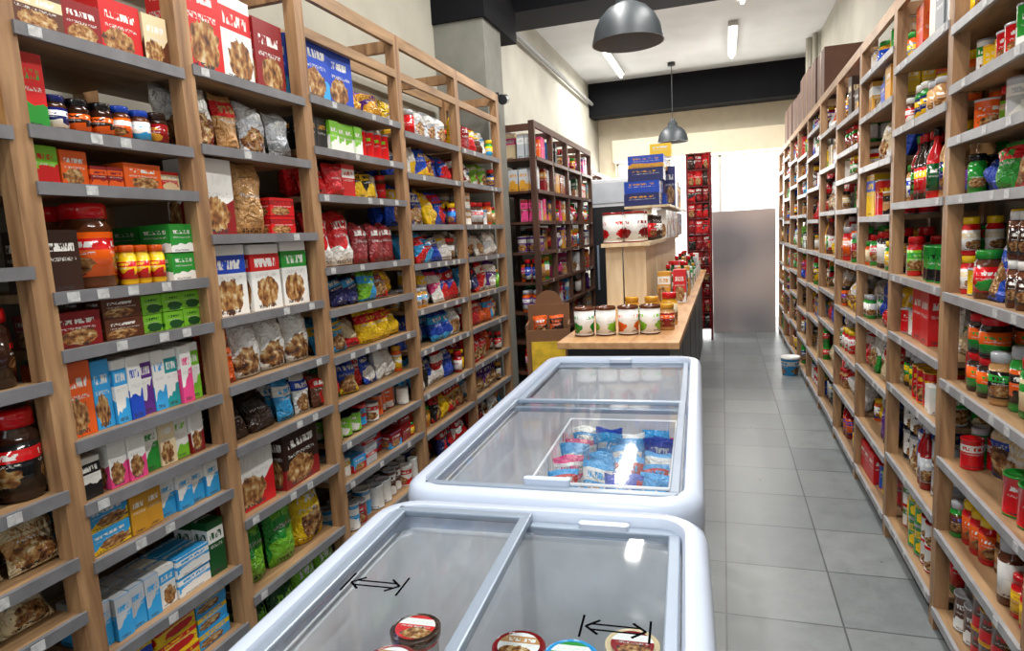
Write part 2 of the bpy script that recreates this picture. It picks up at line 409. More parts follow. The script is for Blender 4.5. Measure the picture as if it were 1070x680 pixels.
# ------------------------------------------------------------ shelving units
def unit(name,side,xf,depth,posts,heights,top,rail_bays=(),post_w=.05,mats=None,tags=.35):
    g=GB(); xb=xf-side*depth
    def bx(xa,xb_,y0,y1,z0,z1,mi): g.box(min(xa,xb_),max(xa,xb_),y0,y1,z0,z1,mi)
    for y in posts:
        bx(xf,xf-side*.045,y-post_w/2,y+post_w/2,0,top,0)
        bx(xb+side*.04,xb,y-post_w/2,y+post_w/2,0,top,0)
        bx(xf-side*.045,xb+side*.04,y-.012,y+.012,top-.07,top-.02,0)
    for i in range(len(posts)-1):
        y0=posts[i]+post_w/2; y1=posts[i+1]-post_w/2
        for z in heights[i]:
            bx(xf-side*.006,xb,y0,y1,z-.02,z,1)
            bx(xf+side*.006,xf-side*.006,y0-.008,y1+.008,z-.025,z+.003,2)
            y=y0+.02
            while y<y1-.06:
                if R.random()<tags: bx(xf+side*.0075,xf+side*.006,y,y+.03,z-.022,z+.0,3)
                y+=R.uniform(.07,.16)
        bx(xf,xf-side*.02,y0,y1,top-.05,top,1); bx(xb+side*.02,xb,y0,y1,top-.05,top,1)
        if i in rail_bays:
            zz=top-.19
            bx(xf,xf-side*.02,y0,y1,zz,zz+.035,1); bx(xb+side*.02,xb,y0,y1,zz,zz+.035,1)
    return g.obj(name,mats or [WV,WH,LIP,TAG])
LX=-1.4
Lposts=[.48,1.03,1.52,2.07,2.8,3.5,4.2]
Lh=[[.15,.4,.65,.78,.94,1.19,1.44,1.73,1.98],
    [.1,.32,.51,.75,.89,1.04,1.25,1.38,1.62,1.74,1.95],
    [.12,.38,.63,.86,1.05,1.255,1.50,1.755,1.97],
    [.1,.3,.53,.69,.85,1.03,1.21,1.37,1.64,1.81,1.99],
    [.1,.3,.5,.7,.92,1.12,1.34,1.53,1.77,1.96],
    [.1,.3,.5,.7,.92,1.12,1.34,1.53,1.77,1.96]]
unit('wooden_shelving_unit',1,LX,.4,Lposts,Lh,2.38,rail_bays=(3,4,5))
FX=LX-.01
S=dict(food=(0,1,0,0,1),foodband=(0,1,0,1,1),band=(0,0,0,1,0),plain=(0,0,0,0,0),plainw=(0,0,0,0,1),sweep=(1,0,0,0,0),sweepband=(1,0,0,1,1),sfood=(1,1,0,0,1),spot=(0,1,1,0,0))
def row(bay,z,items,name,side=1):
    mb=MB(); y=Lposts[bay]+.03
    for it in items:
        kind,w,h,c1,c2=it[:5]; o=it[5] if len(it)>5 else {}
        rep=o.get('n',1); st=o.get('s',1); d=o.get('d',w if kind in('jar','can','bottle') else (min(.1,w*.6) if kind=='bag' else .06))
        sd=seedfor(*S[o['k']]) if 'k' in o else R.random()
        for q in range(rep):
            sb=R.uniform(0,.015)
            for rw in range(o.get('rows',2)):
                for k in range(st):
                    off=.012+sb+rw*(d+.006)+R.uniform(0,.006)
                    place(mb,kind,1,FX-off,y+w/2,z+.001+k*(h+.002),w*.97,d,h*R.uniform(.985,1.015),C[c1],C[c2],C[o['lid']] if 'lid' in o else None,C[o['ct']] if 'ct' in o else None,R.uniform(-.06,.06),o.get('t',0 if kind!='bag' else .12),16,sd)
            y+=w*1.02
        y+=o.get('g',0)
    mb.obj(name)
row(0,1.98,[('box',.12,.17,'red','white',{'n':4,'k':'food'})],'cereal_boxes')
row(0,1.73,[('box',.1,.18,'brn','cream',{'n':3}),('box',.09,.19,'red','yel',{'n':2})],'boxed_groceries')
row(0,1.44,[('jar',.09,.14,'brn','gold',{'n':5,'lid':'dbrn'})],'coffee_jars')
row(0,1.19,[('jar',.095,.17,'dbrn','red',{'n':5,'lid':'red','ct':'dbrn'})],'coffee_jars')
row(0,.94,[('jar',.1,.2,'blk','red',{'n':5,'lid':'red','ct':'dbrn','k':'foodband'})],'coffee_jars')
row(0,.65,[('bag',.12,.1,'cream','tan',{'n':4,'t':.5})],'snack_bags')
row(0,.4,[('jar',.07,.12,'gold','red',{'n':3,'lid':'gold'}),('jar',.08,.14,'dred','white',{'n':3,'lid':'red','ct':'dred'})],'glass_jars')
row(0,.15,[('bag',.12,.2,'grn','white',{'n':2}),('bag',.12,.2,'red','white',{'n':2})],'snack_bags')
row(0,.78,[('bag',.13,.12,'tan','cream',{'n':4,'t':.4})],'snack_bags')
row(1,1.95,[('box',.13,.09,'brn','cream',{'s':1,'k':'foodband'}),('box',.10,.10,'dred','pink',{'k':'food'}),('box',.12,.135,'red','white',{'k':'food'}),('box',.075,.13,'cream','brn',{'k':'sfood'})],'cake_mix_boxes')
row(1,1.74,[('box',.07,.165,'red','grn',{'k':'sweep'}),('jar',.056,.085,'navy','white',{'lid':'navy','n':1}),('jar',.058,.085,'dbrn','org',{'lid':'blk','n':2,'ct':'dbrn'}),('jar',.055,.09,'org','white',{'lid':'blue','ct':'brn'}),('jar',.055,.088,'white','sky',{'lid':'blue','ct':'brn'}),('jar',.062,.09,'dred','gold',{'lid':'dbrn','ct':'dbrn'})],'jam_jars')
row(1,1.62,[('box',.07,.085,'lime','red',{'k':'spot'}),('box',.07,.08,'org','red',{'k':'food'}),('box',.045,.05,'dred','org',{'n':2}),('box',.12,.065,'org','cream',{'k':'food'}),('box',.07,.055,'red','cream')],'jelly_powder_boxes')
row(1,1.38,[('box',.09,.14,'dbrn','white',{'g':.008,'k':'plainw'}),('jar',.115,.205,'org','red',{'lid':'red','ct':'brn','k':'foodband'}),('jar',.043,.1,'yel','red',{'n':3,'lid':'org','ct':'yel'}),('box',.088,.075,'grn','white',{'s':2,'d':.1,'k':'sweep'})],'coffee_and_sauce_jars')
row(1,1.25,[('box',.12,.08,'dred','red',{'g':.005,'k':'food'}),('box',.11,.05,'brn','dred',{'s':2,'k':'food'}),('box',.065,.048,'lime','dgrn',{'s':2,'n':3,'k':'spot'})],'boxed_groceries')
row(1,1.04,[('box',.075,.175,'org','dred',{'k':'food'}),('box',.05,.165,'sky','white',{'k':'food'})]+[('box',.0405,.158,'white',c,{'k':'sweep' if i%2 else 'sweepband'}) for i,c in enumerate(['sky','blue','pur','sky','teal','pink','lime'])],'tea_boxes')
row(1,.89,[('box',.06,.1,'white','blk',{'n':1,'g':.02}),('box',.053,.125,'white','pink',{'n':2,'k':'sfood'}),('box',.053,.125,'white','grn',{'k':'sweep'}),('box',.05,.125,'cream','org',{'k':'food'}),('box',.05,.125,'white','lime',{'k':'sweep'}),('box',.05,.125,'white','dred',{'k':'sfood'})],'herbal_tea_boxes')
row(1,.75,[('box',.12,.055,'sky','yel',{'s':2,'k':'sfood'}),('box',.05,.10,'gold','white',{'n':2}),('box',.05,.10,'white','sky',{'n':4,'k':'sweep'})],'tea_boxes')
row(1,.51,[('box',.045,.11,'sil','sky',{'n':4,'k':'sweep'}),('box',.055,.11,'white','sky',{'n':1,'k':'food'}),('box',.12,.055,'sky','white',{'s':2}),('box',.06,.16,'dgrn','white',{'k':'band'})],'tea_boxes')
row(1,.32,[('box',.14,.05,'yel','blue',{'s':3}),('box',.14,.05,'yel','red',{'s':3}),('box',.12,.05,'sky','yel',{'s':3})],'pasta_boxes')
row(1,.1,[('box',.14,.045,'yel','red',{'s':3}),('box',.14,.045,'yel','red',{'s':4}),('box',.12,.045,'red','yel',{'s':3})],'pasta_boxes')
row(2,1.97,[('box',.15,.29,'red','white',{'k':'food'}),('box',.155,.26,'white','red',{'k':'foodband'}),('box',.15,.23,'dred','white',{'k':'food'})],'cereal_boxes')
row(2,1.755,[('bag',.13,.19,'white','dred',{'k':'sfood'}),('bag',.1,.18,'tan','red',{'k':'band'}),('bag',.13,.17,'sil','brn',{'k':'food'}),('bag',.12,.16,'sil','gry',{'k':'sweep'})],'granola_bags')
row(2,1.50,[('box',.14,.225,'white','dred',{'g':.01,'k':'sfood'}),('bag',.15,.235,'tan','kraft',{'t':.03,'k':'plain'}),('box',.13,.06,'red','dred',{'s':2})],'boxed_groceries')
row(2,1.255,[('box',.155,.215,'white','blue',{'g':.012,'k':'foodband'}),('box',.15,.215,'white','red',{'g':.012,'k':'foodband'}),('box',.135,.215,'white','grn',{'k':'foodband'})],'muesli_boxes')
row(2,1.05,[('bag',.08,.17,'org','dbrn'),('bag',.135,.18,'white','brn',{'n':3,'k':'food'})],'granola_bags')
row(2,.86,[('bag',.13,.12,'dbrn','blk',{'n':2,'t':.4}),('bag',.09,.14,'sky','white',{'n':1}),('bag',.09,.14,'white','blue',{'n':1}),('bag',.09,.12,'brn','red')],'chocolate_bags')
row(2,.63,[('box',.19,.21,'white','red',{'g':.03,'k':'sfood'}),('box',.21,.205,'dbrn','dred',{'k':'sfood'})],'cereal_boxes')
row(2,.38,[('bag',.15,.23,'grn','lime',{'n':2,'k':'sweep'}),('bag',.17,.23,'yel','org',{'k':'food'})],'rice_bags')
row(2,.12,[('bag',.13,.2,'dgrn','lime',{'n':2}),('bag',.13,.22,'lime','white',{'n':2})],'rice_bags')
row(3,1.99,[('box',.17,.23,'blue','sky',{'k':'sfood'}),('box',.16,.21,'blue','white',{'k':'food'}),('bag',.15,.13,'pur','gold',{'n':2,'t':.4})],'cereal_boxes')
row(3,1.81,[('box',.07,.12,'blk','gold',{'n':2}),('box',.06,.12,'lime','white',{'n':4,'k':'sweep'}),('can',.06,.12,'red','lime',{'n':4})],'boxed_groceries')
row(3,1.37,[('bag',.15,.22,'red','white',{'n':2,'t':.15,'k':'sweep'}),('bag',.11,.17,'dred','white',{'n':3})],'candy_bags')
defs={3:[(1.64,'bag',['red','white','red'],.12,.14),(1.21,'bag',['sil','white','sky'],.12,.13),(1.03,'bag',['sky','yel','white','blue'],.12,.14),(.85,'bag',['white','blue','red'],.11,.14),(.69,'can',['org','white','red'],.07,.09),(.53,'box',['dred','sky','sil'],.1,.06),(.3,'can',['grn','white','red'],.07,.1),(.1,'box',['sil','yel'],.12,.08)],
 4:[(1.96,'bag',['red','red','gold','cream'],.13,.16),(1.77,'bag',['white','blue','red'],.12,.15),(1.53,'bag',['blue','yel','blue','gold'],.13,.19),(1.34,'bag',['red','cream','sil'],.12,.15),(1.12,'bag',['pur','pink','sil'],.12,.17),(.92,'bag',['blue','blue','white','red'],.13,.16),(.7,'bag',['sky','blue','red'],.12,.17),(.5,'bag',['org','red','yel'],.12,.16),(.3,'bag',['white','red'],.12,.16),(.1,'bag',['red','white'],.13,.16)],
 5:[(1.96,'bag',['sky','grn','yel','sky'],.14,.17),(1.77,'bag',['sky','blue','sil'],.13,.15),(1.53,'jar',['gold','sil','tan'],.08,.15),(1.34,'bag',['grn','sil','white'],.12,.15),(1.12,'bag',['pur','blue','cream'],.13,.17),(.92,'bag',['grn','red','org'],.13,.16),(.7,'bag',['org','yel','red'],.13,.17),(.5,'bag',['pur','sky','red'],.13,.16),(.3,'bag',['org','yel'],.12,.16),(.1,'bag',['gold','grn'],.13,.16)]}
for b,rows_ in defs.items():
    hs=Lh[b]
    for z,k,pal,w,h in rows_:
        up=[q for q in hs if q>z+.01]; cl=(min(up)-.03-z) if up else .2
        fill(1,FX,Lposts[b]+.025,Lposts[b+1]-.025,z,cl,.36,k,pal,['white','yel','red','white','sky'],w,h,var=.08,gaps=.03,name=NAMES[k])

# right shelving
RX=.69
Rposts=[1.05,1.76,2.48,3.2,3.92,4.66,5.4,6.15,6.9,7.65,8.4,9.12]
hA=[.08,.37,.63,.9,1.19,1.5,1.68,1.84,2.02]; hB=[.1,.4,.72,.95,1.2,1.5,1.8,2.05]; hC=[.09,.36,.66,.92,1.2,1.45,1.7,1.95,2.15]
Rh=[hA,hA,hB]+[R.choice([hA,hB,hC]) for _ in range(8)]
unit('wooden_shelving_unit',-1,RX,.37,Rposts,Rh,2.33,mats=[WV,WH,LIPR,TAG])
palR={0:['red','dred','white'],1:['yel','red','gold'],2:['red','gold','grn','lime'],3:['dbrn','dgrn','brn','red','dred'],4:['white','blue','grn'],5:['tan','cream','gold','red'],6:['pur','red','sky','gold'],7:['dbrn','blk','navy','tan']}
for i in range(1,11):
    hs=Rh[i]
    for j,z in enumerate(hs):
        nx=(hs[j+1]-.03 if j+1<len(hs) else 2.27); cl=nx-z
        vr=.3
        if i==1:
            kind=['can','jar','can','jar','jar','bag','can','can','bag'][j]
            pal=[['brn','dred'],['dbrn','brn','white'],['white','sil','red'],['yel','grn','grn','org'],['red','gold','dbrn','yel'],['pur','grn','dgrn','org','red'],['yel','red','org','grn'],['red','yel','grn','red'],['yel','grn','gold','red']][j]
        elif i==2:
            kind=['can','bag','can','can','can','bottle','bottle','box'][j]
            pal=[['red','white'],['tan','white','sil'],['red','grn','white'],['white','red','grn'],['grn','lime','white'],['dgrn','dbrn','gold','red'],['dbrn','gold','tan','red'],['yel','white','gry','cream']][j]
        else:
            kind=R.choice(['can','jar','bag','bottle','jar','bag','box','can']); pal=palR[R.randrange(8)]
            if .3<z<1.0 and i in (3,4,5): kind='bag'; pal=['red','dred','red','white']; vr=.1
        if kind=='bottle' and cl<.22: kind='jar'
        fill(-1,RX+.01,Rposts[i]+.025,Rposts[i+1]-.025,z,cl,.34,kind,pal,['white','yel','red','white','cream','grn','blk','blue'],None,None,rows=2,n=(14 if i<4 else 9),name=NAMES[kind],var=vr,tall=(1.08 if i<3 else 1.35),gaps=.03)
g=GB(); y=5.3
rr=random.Random(3)
while y<8.3:
    w=rr.uniform(.35,.5); h=rr.uniform(.25,.4); x0=RX+rr.uniform(0,.03)
    g.box(x0,x0+.34,y+.01,y+w-.01,2.331,2.331+h,0); g.box(x0-.001,x0+.341,y+w/2-.03,y+w/2+.03,2.335,2.3325+h,1); y+=w
g.obj('cardboard_cartons',[simple('dark_cardboard',rgb(86,56,40),.8,noise=.2),simple('parcel_tape',rgb(120,90,60),.4,noise=.1)])

bp=[4.95,5.5,6.06,6.64,7.2]
unit('dark_wood_bookcase',1,-1.36,.36,bp,[[.1,.35,.6,.84,1.08,1.32,1.56,1.8,2.05]]*4,2.32,post_w=.035,mats=[DW,DW,DW,TAG],tags=.1)
for i in range(4):
    for z in [.1,.35,.6,.84,1.08,1.32,1.56,1.8,2.05]:
        k=R.choice(['box','jar','bottle','box','box'])
        fill(1,-1.37,bp[i]+.02,bp[i+1]-.02,z,.2,.3,k,['dred','pink','sil','sky','red','white','pur','blk'],['white','gold','pink'],.06,.17,n=9,name=NAMES[k])
unit('dark_wood_bookcase',1,-1.5,.3,[8.0,8.7,9.4],[[.1,.4,.7,1.0,1.3,1.6,1.9]]*2,2.2,post_w=.035,mats=[DW,DW,DW,TAG],tags=.1)
for i in range(2):
    for z in [.1,.4,.7,1.0,1.3,1.6,1.9]:
        fill(1,-1.51,[8.0,8.7][i]+.02,[8.7,9.4][i]-.02,z,.25,.26,'bottle',['dred','dgrn','gold','dbrn'],['white','gold'],.08,.24,n=9,name='bottles',rows=1)

# ------------------------------------------------------------ freezers
def freezer(loc,rz,W,L,split,T=.88):
    e=empty('chest_freezer',loc,rz)
    g=GB()
    spec=[(W-.07,L-.07,.07,.05,0),(W-.07,L-.07,.07,T-.19,0),(W-.03,L-.03,.085,T-.16,1),(W-.005,L-.005,.09,T-.13,1),(W,L,.095,T-.07,1),(W,L,.095,T-.03,1),(W-.012,L-.012,.09,T-.01,1),(W-.04,L-.04,.08,T,1),
          (W-.085,L-.085,.06,T,1),(W-.095,L-.095,.055,T-.01,1),(W-.10,L-.10,.05,T-.05,1),(W-.13,L-.13,.05,T-.055,2),(W-.16,L-.16,.06,T-.48,2),(W-.2,L-.2,.05,T-.50,2)]
    g.rings([rrect(a,b,c,z) for a,b,c,z,_ in spec],[s[4] for s in spec[1:]])
    g.obj('body',[FRZ,FRIM,FLIN],e,smooth=.7)
    g=GB()
    for sx in(-1,1):
        for sy in(-1,1): g.rod((sx*(W/2-.1),sy*(L/2-.1),0),(sx*(W/2-.1),sy*(L/2-.1),.055),.03)
    g.obj('feet',[BLK],e)
    wi=W-.105; li=L-.105
    if split=='Y': lids=[(-wi/2,wi/2,-li/2,.03,T-.004),(-wi/2,wi/2,-.03,li/2,T-.022)]
    else: lids=[(-wi/2,-.0,-li/2,li/2,T-.004),(-.03,wi/2,-li/2,li/2,T-.022)]
    for i,(x0,x1,y0,y1,z) in enumerate(lids):
        g=GB(); f=.022
        g.box(x0,x1,y0,y0+f,z-.012,z+.004); g.box(x0,x1,y1-f,y1,z-.012,z+.004)
        g.box(x0,x0+f,y0+f,y1-f,z-.012,z+.004); g.box(x1-f,x1,y0+f,y1-f,z-.012,z+.004)
        g.obj('lid_frame_%d'%(i+1),[SILV],e,bevel=.003)
        g=GB(); g.v=[(x0+f,y0+f,z-.002),(x1-f,y0+f,z-.002),(x1-f,y1-f,z-.002),(x0+f,y1-f,z-.002)]; g.f=[[0,1,2,3]]; g.mi=[0]
        g.obj('lid_glass_%d'%(i+1),[GLASS],e)
    g=GB()
    if split=='Y':
        g.rings([rrect(.11,.022,.01,z,4,.0,-li/2+.03) for z in (T,T+.01,T+.014)],[0,0])
        g.rings([rrect(.10,.022,.01,z,4,.0,li/2-.02) for z in (T-.018,T-.01,T-.003)],[0,0])
    else:
        g.rings([rrect(.10,.02,.009,z,4,wi*.25,li/2-.012) for z in (T-.02,T-.012,T-.008)],[0,0])
    g.obj('handles',[FRIM],e,smooth=.6)
    return e,wi,li
fz2,wi,li=freezer((-.418,2.135,0),math.radians(2),.70,1.66,'Y')
g=GB()
def basket(x0,x1,y0,y1,z0,z1,st=.035):
    r=.0028
    for z in (z0,(z0+z1)/2,z1):
        rr=r*(1.6 if z==z1 else 1)
        g.rod((x0,y0,z),(x1,y0,z),rr,n=6); g.rod((x0,y1,z),(x1,y1,z),rr,n=6); g.rod((x0,y0,z),(x0,y1,z),rr,n=6); g.rod((x1,y0,z),(x1,y1,z),rr,n=6)
    k=int((x1-x0)/st)
    for i in range(k+1):
        x=x0+(x1-x0)*i/k
        g.rod((x,y0,z0),(x,y0,z1),r,n=5); g.rod((x,y1,z0),(x,y1,z1),r,n=5); g.rod((x,y0,z0),(x,y1,z0),r,n=5)
    k=int((y1-y0)/st)
    for i in range(k+1):
        y=y0+(y1-y0)*i/k
        g.rod((x0,y,z0),(x0,y,z1),r,n=5); g.rod((x1,y,z0),(x1,y,z1),r,n=5)
basket(-.13,.26,-.42,.22,.58,.75)
g.obj('wire_basket',[simple('white_wire',rgb(240,240,245),.3,noise=.02)],fz2)
def in_frz(e,mb,name):
    ob=mb.obj(name); ob.location=e.location; ob.rotation_euler=e.rotation_euler; return ob
mb=MB()
for i in range(4):
    for j in range(6):
        if j==0 and i<2: continue
        x=-.07+i*.092; y=-.34+j*.095
        c1=pick(['sky','blue','blue','sky','white'] if x>.0 else ['cream','pink','white','tan','sky']); c2=pick(['white','white','sky','red'])
        M=Matrix.Translation((x,y,.592))@Matrix.Rotation(R.uniform(-.4,.4),4,'Z')@Matrix.Rotation(-R.uniform(.1,.6),4,'X')
        p_bag(mb,M,.1,.06,.15*R.uniform(.8,1.05),c1,c2,R.random())
for i in range(5):
    for j in range(3):
        M=Matrix.Translation((-.2+i*.1,.3+j*.12,.382))@Matrix.Rotation(R.uniform(-.4,.4),4,'Z')@Matrix.Rotation(-R.uniform(.3,.7),4,'X')
        p_bag(mb,M,.12,.07,.2,pick(['white','sky','blue','cream','red']),pick(['white','yel','red']),R.random())
in_frz(fz2,mb,'frozen_food_bags')
fz1,wi1,li1=freezer((-.352,.662,0),math.radians(3),.70,1.24,'X')
def tub(mb,x,y,z,r,h,c,lidc,seed,dc):
    lathe(mb,Matrix.Translation((x,y,z)),[(r*.8,0,c,0),(r*.93,h*.82,c,1),(r*1.0,h*.82,lidc,0),(r*1.02,h*.98,lidc,0),(r*.97,h,lidc,0),(r*.95,h-.003,lidc,0)],C['white'],seed,2,24)
    n=24; pts=[(r*.8*math.sin(2*math.pi*k/n),-r*.8*math.cos(2*math.pi*k/n),h+.0005) for k in range(n)]
    uv=[(.5+.5*math.sin(2*math.pi*k/n),.5-.5*math.cos(2*math.pi*k/n)) for k in range(n)]
    mb.add(Matrix.Translation((x,y,z)),pts,[tuple(range(n))],[uv],c,dc,2,False,seed)
mb=MB()
spots=[(-.165,.36,4),(-.17,.26,4),(.04,.34,4),(.135,.33,4),(.235,.38,4),(-.03,.25,4),(.09,.24,4),(.185,.26,4),(-.2,.15,4),(0,.15,4),(.12,.14,4),(.22,.16,4),(-.1,.04,4),(.05,.05,4),(.2,.06,4)]
tc=[('red','dbrn','white'),('white','dred','tan'),('white','dred','tan'),('grn','sky','white'),('dred','cream','white'),('white','red','tan'),('lime','sky','white'),('white','dred','tan')]
for i,(x,y,k) in enumerate(spots):
    x-=.02
    for q in range(k):
        a=tc[i%8]; tub(mb,x,y,.382+q*.089,.047,.086,C[a[0]],C[a[1]],seedfor(0,1,0,1,1),C[a[2]])
in_frz(fz1,mb,'ice_cream_tubs')
def arrow(x,y,z,e,s=1.0):
    g=GB(); t=.0008; l=.045*s
    for dy in (-.007,.007): g.box(x-l+.008,x+l-.008,y+dy-.0016,y+dy+.0016,z,z+t)
    for sg in (-1,1):
        g.box(x+sg*(l+.006)-.0018,x+sg*(l+.006)+.0018,y-.028,y+.028,z,z+t)
        for d in (-1,1):
            a=(x+sg*l,y); b=(x+sg*(l-.02),y+d*.018); o=len(g.v)
            dx=b[0]-a[0]; dy=b[1]-a[1]; ln=math.hypot(dx,dy); nx,ny=-dy/ln*.002,dx/ln*.002
            for zz in (z,z+t): g.v+=[(a[0]+nx,a[1]+ny,zz),(b[0]+nx,b[1]+ny,zz),(b[0]-nx,b[1]-ny,zz),(a[0]-nx,a[1]-ny,zz)]
            for f in [(0,1,2,3),(4,5,6,7),(0,1,5,4),(1,2,6,5),(2,3,7,6),(3,0,4,7)]: g.f.append([o+k for k in f]); g.mi.append(0)
    g.obj('arrow_sticker',[MBLK],e)
arrow(.205,.23,.88-.0225,fz1); arrow(-.205,.26,.88-.0045,fz1)

# ------------------------------------------------------------ counter + riser
ce=empty('shop_counter')
g=GB(); g.box(-.80,-.20,3.14,8.5,.875,.91); g.obj('top',[WCT],ce,bevel=.004)
g=GB(); g.box(-.76,-.25,3.2,8.45,0,.875); 
for y in (4.2,5.2,6.2,7.2): g.box(-.251,-.247,y,y+.006,.05,.87)
g.obj('base',[BLK],ce)
re=empty('plywood_riser')
g=GB()
g.box(-.78,-.765,4.56,7.6,.911,1.34); g.box(-.52,-.505,4.56,7.6,.911,1.34); g.box(-.765,-.665,4.56,4.575,.911,1.34); g.box(-.655,-.52,4.56,4.575,.911,1.34)
g.box(-.80,-.47,4.50,7.6,1.34,1.365); g.box(-.504,-.5,5.3,5.31,.911,1.34,0)
g.box(-.80,-.42,5.7,8.3,1.63,1.65)
for y in (5.75,7.1,8.25): g.box(-.62,-.58,y,y+.05,1.365,1.63) if y<7.5 else g.box(-.62,-.58,y,y+.05,.911,1.63)
g.obj('panels',[WC],re)
def stand(mb,kind,x,y,z,w,h,c1,c2,lid=None,ct=None,d=None,rz=0,seed=None):
    M=Matrix.Translation((x,y,z))@Matrix.Rotation(rz,4,'Z'); s=R.random() if seed is None else seed
    if kind=='jar': p_jar(mb,M,w,h,C[c1],C[c2],s,C[lid] if lid else None,C[ct] if ct else None,18)
    elif kind=='can': p_can(mb,M,w,h,C[c1],C[c2],s,C[lid] if lid else None,18)
    elif kind=='box': p_box(mb,M,w,d or w,h,C[c1],C[c2],s)
    elif kind=='bottle': p_bottle(mb,M,w,h,C[c1],C[c2],s,C[lid] if lid else None,C[ct] if ct else None)
    elif kind=='bag': p_bag(mb,M,w,d or w*.5,h,C[c1],C[c2],s)
def bigcan(mb,x,y,z,w,h,lab,lid,k='spot'):
    r=w/2; a=C['white']; dk=C[lid]; cr=C['white']
    lathe(mb,Matrix.Translation((x,y,z)),[(r*.96,0,dk,0),(r*1.02,.004,dk,0),(r,.008,dk,0),(r,h*.10,cr,0),(r*1.003,h*.10,a,0),(r*1.003,h*.86,cr,1),(r,h*.86,cr,0),(r,h-.016,cr,0),(r*1.03,h-.014,dk,0),(r*1.04,h,dk,0),(r*.95,h,dk,0),(r*.93,h-.005,dk,0)],C[lab],seedfor(*S[k]),2,22)
mb=MB()
for i,x in enumerate((-.70,-.59,-.475,-.365)):
    bigcan(mb,x,3.36+.02*i,.911,.105,.15,['grn','lime','org','lime'][i],'brn')
stand(mb,'jar',-.29,3.75,.911,.09,.18,'cream','red','red','gold'); stand(mb,'jar',-.29,3.55,.911,.085,.14,'dred','org','gold','tan')
for x in (-.5,-.39): stand(mb,'jar',x,3.75,.911,.085,.16,'cream','grn','gold','gold')
mb.obj('olive_tins')
mb=MB()
for i,x in enumerate((-.73,-.58)):
    for y in (4.6,4.78): bigcan(mb,x,y,1.366,.14,.21,'dred' if i else 'red','dred')
for i in range(9): stand(mb,'jar',-.52-.1*(i%2),4.95+.08*i,1.366,.085,.19,R.choice(['white','cream','red','white']),'brn','dbrn','dbrn')
mb.obj('coffee_tins')
mb=MB()
for i in range(20):
    for x in (-.30,-.41):
        y=4.9+i*.17; cc=R.choice(['sil','dred','white','sky','gold','red','grn'])
        if i%3==0: stand(mb,'box',x,y,.911,.09,R.uniform(.16,.26),cc,'white',d=.12)
        elif i%3==1: stand(mb,'jar',x,y,.911,.085,R.uniform(.15,.2),cc,'white',R.choice(['red','gold','white']),'brn')
        else: stand(mb,'bottle',x,y,.911,.08,R.uniform(.24,.3),cc,'white','red','dgrn')
for i in range(12):
    stand(mb,'box',-.5,5.9+i*.19,1.366,.08,.24,R.choice(['sil','dred','white','sky','navy','gold']),'white',d=.16)
mb.obj('counter_groceries')
mb=MB()
for lev,n in ((0,4),(1,4),(2,3),(3,2)):
    for k in range(n):
        stand(mb,'box',-.64+R.uniform(-.02,.02),5.9+k*.34,1.651+lev*.106,.3,.104,'blue' if (lev+k)%2 else 'navy','gold',d=.28,seed=seedfor(*S['plain']) if lev<3 else seedfor(*S['sweep']),rz=R.uniform(-.05,.05))
stand(mb,'box',-.46,6.4,1.651,.1,.36,'navy','gold',d=.25); stand(mb,'box',-.54,6.4,2.104,.19,.12,'yel','org',d=.2)
for k in range(3): stand(mb,'box',-.6,7.3+k*.28,1.651,.28,.34-.04*k,R.choice(['navy','gold','dbrn','dred']),'yel',d=.22)
mb.obj('biscuit_boxes')
e=empty('snack_rack'); g=GB()
for x in (-.42,-.14):
    for y in (8.62,9.0): g.rod((x,y,0),(x,y,2.35),.012)
for z in [.15+.2*k for k in range(12)]:
    g.box(-.42,-.14,8.62,9.0,z-.01,z)
g.obj('frame',[simple('red_metal',rgb(100,18,22),.4,noise=.05)],e,smooth=.6)
mb=MB()
for z in [.15+.2*k for k in range(11)]:
    for k in range(3):
        M=Matrix.Translation((-.37+k*.09,8.66,z+.001)); p_bag(mb,M,.10,.06,.2,pick(['red','dred','dred','blk','dbrn']),pick(['dbrn','red','dred']),R.random())
        M=Matrix.Translation((-.16,8.68+k*.12,z+.001))@Matrix.Rotation(math.pi/2,4,'Z'); p_bag(mb,M,.13,.05,.2,pick(['red','dred','dred','blk']),pick(['dbrn','red','dred']),R.random())
mb.obj('snack_bags')

e=empty('upright_display_fridge',(-1.14,7.6,0))
g=GB(); g.box(-.3,.3,-.28,.28,.08,2.02); g.obj('cabinet',[simple('fridge_white',rgb(215,218,222),.3,noise=.03)],e,bevel=.015)
g=GB(); g.box(-.27,.27,-.30,-.281,.25,1.72); g.box(-.2,-.18,-.33,-.301,.8,1.3,1); g.obj('door',[BLK,SILV],e,bevel=.004)
g=GB(); g.box(-.28,.28,-.29,-.281,1.76,1.98); g.obj('header',[simple('fridge_header',rgb(190,198,205),.3,noise=.1)],e)
g=GB()
for sx in(-1,1):
    for sy in(-1,1): g.rod((sx*.25,sy*.22,0),(sx*.25,sy*.22,.08),.02)
g.obj('feet',[BLK],e)

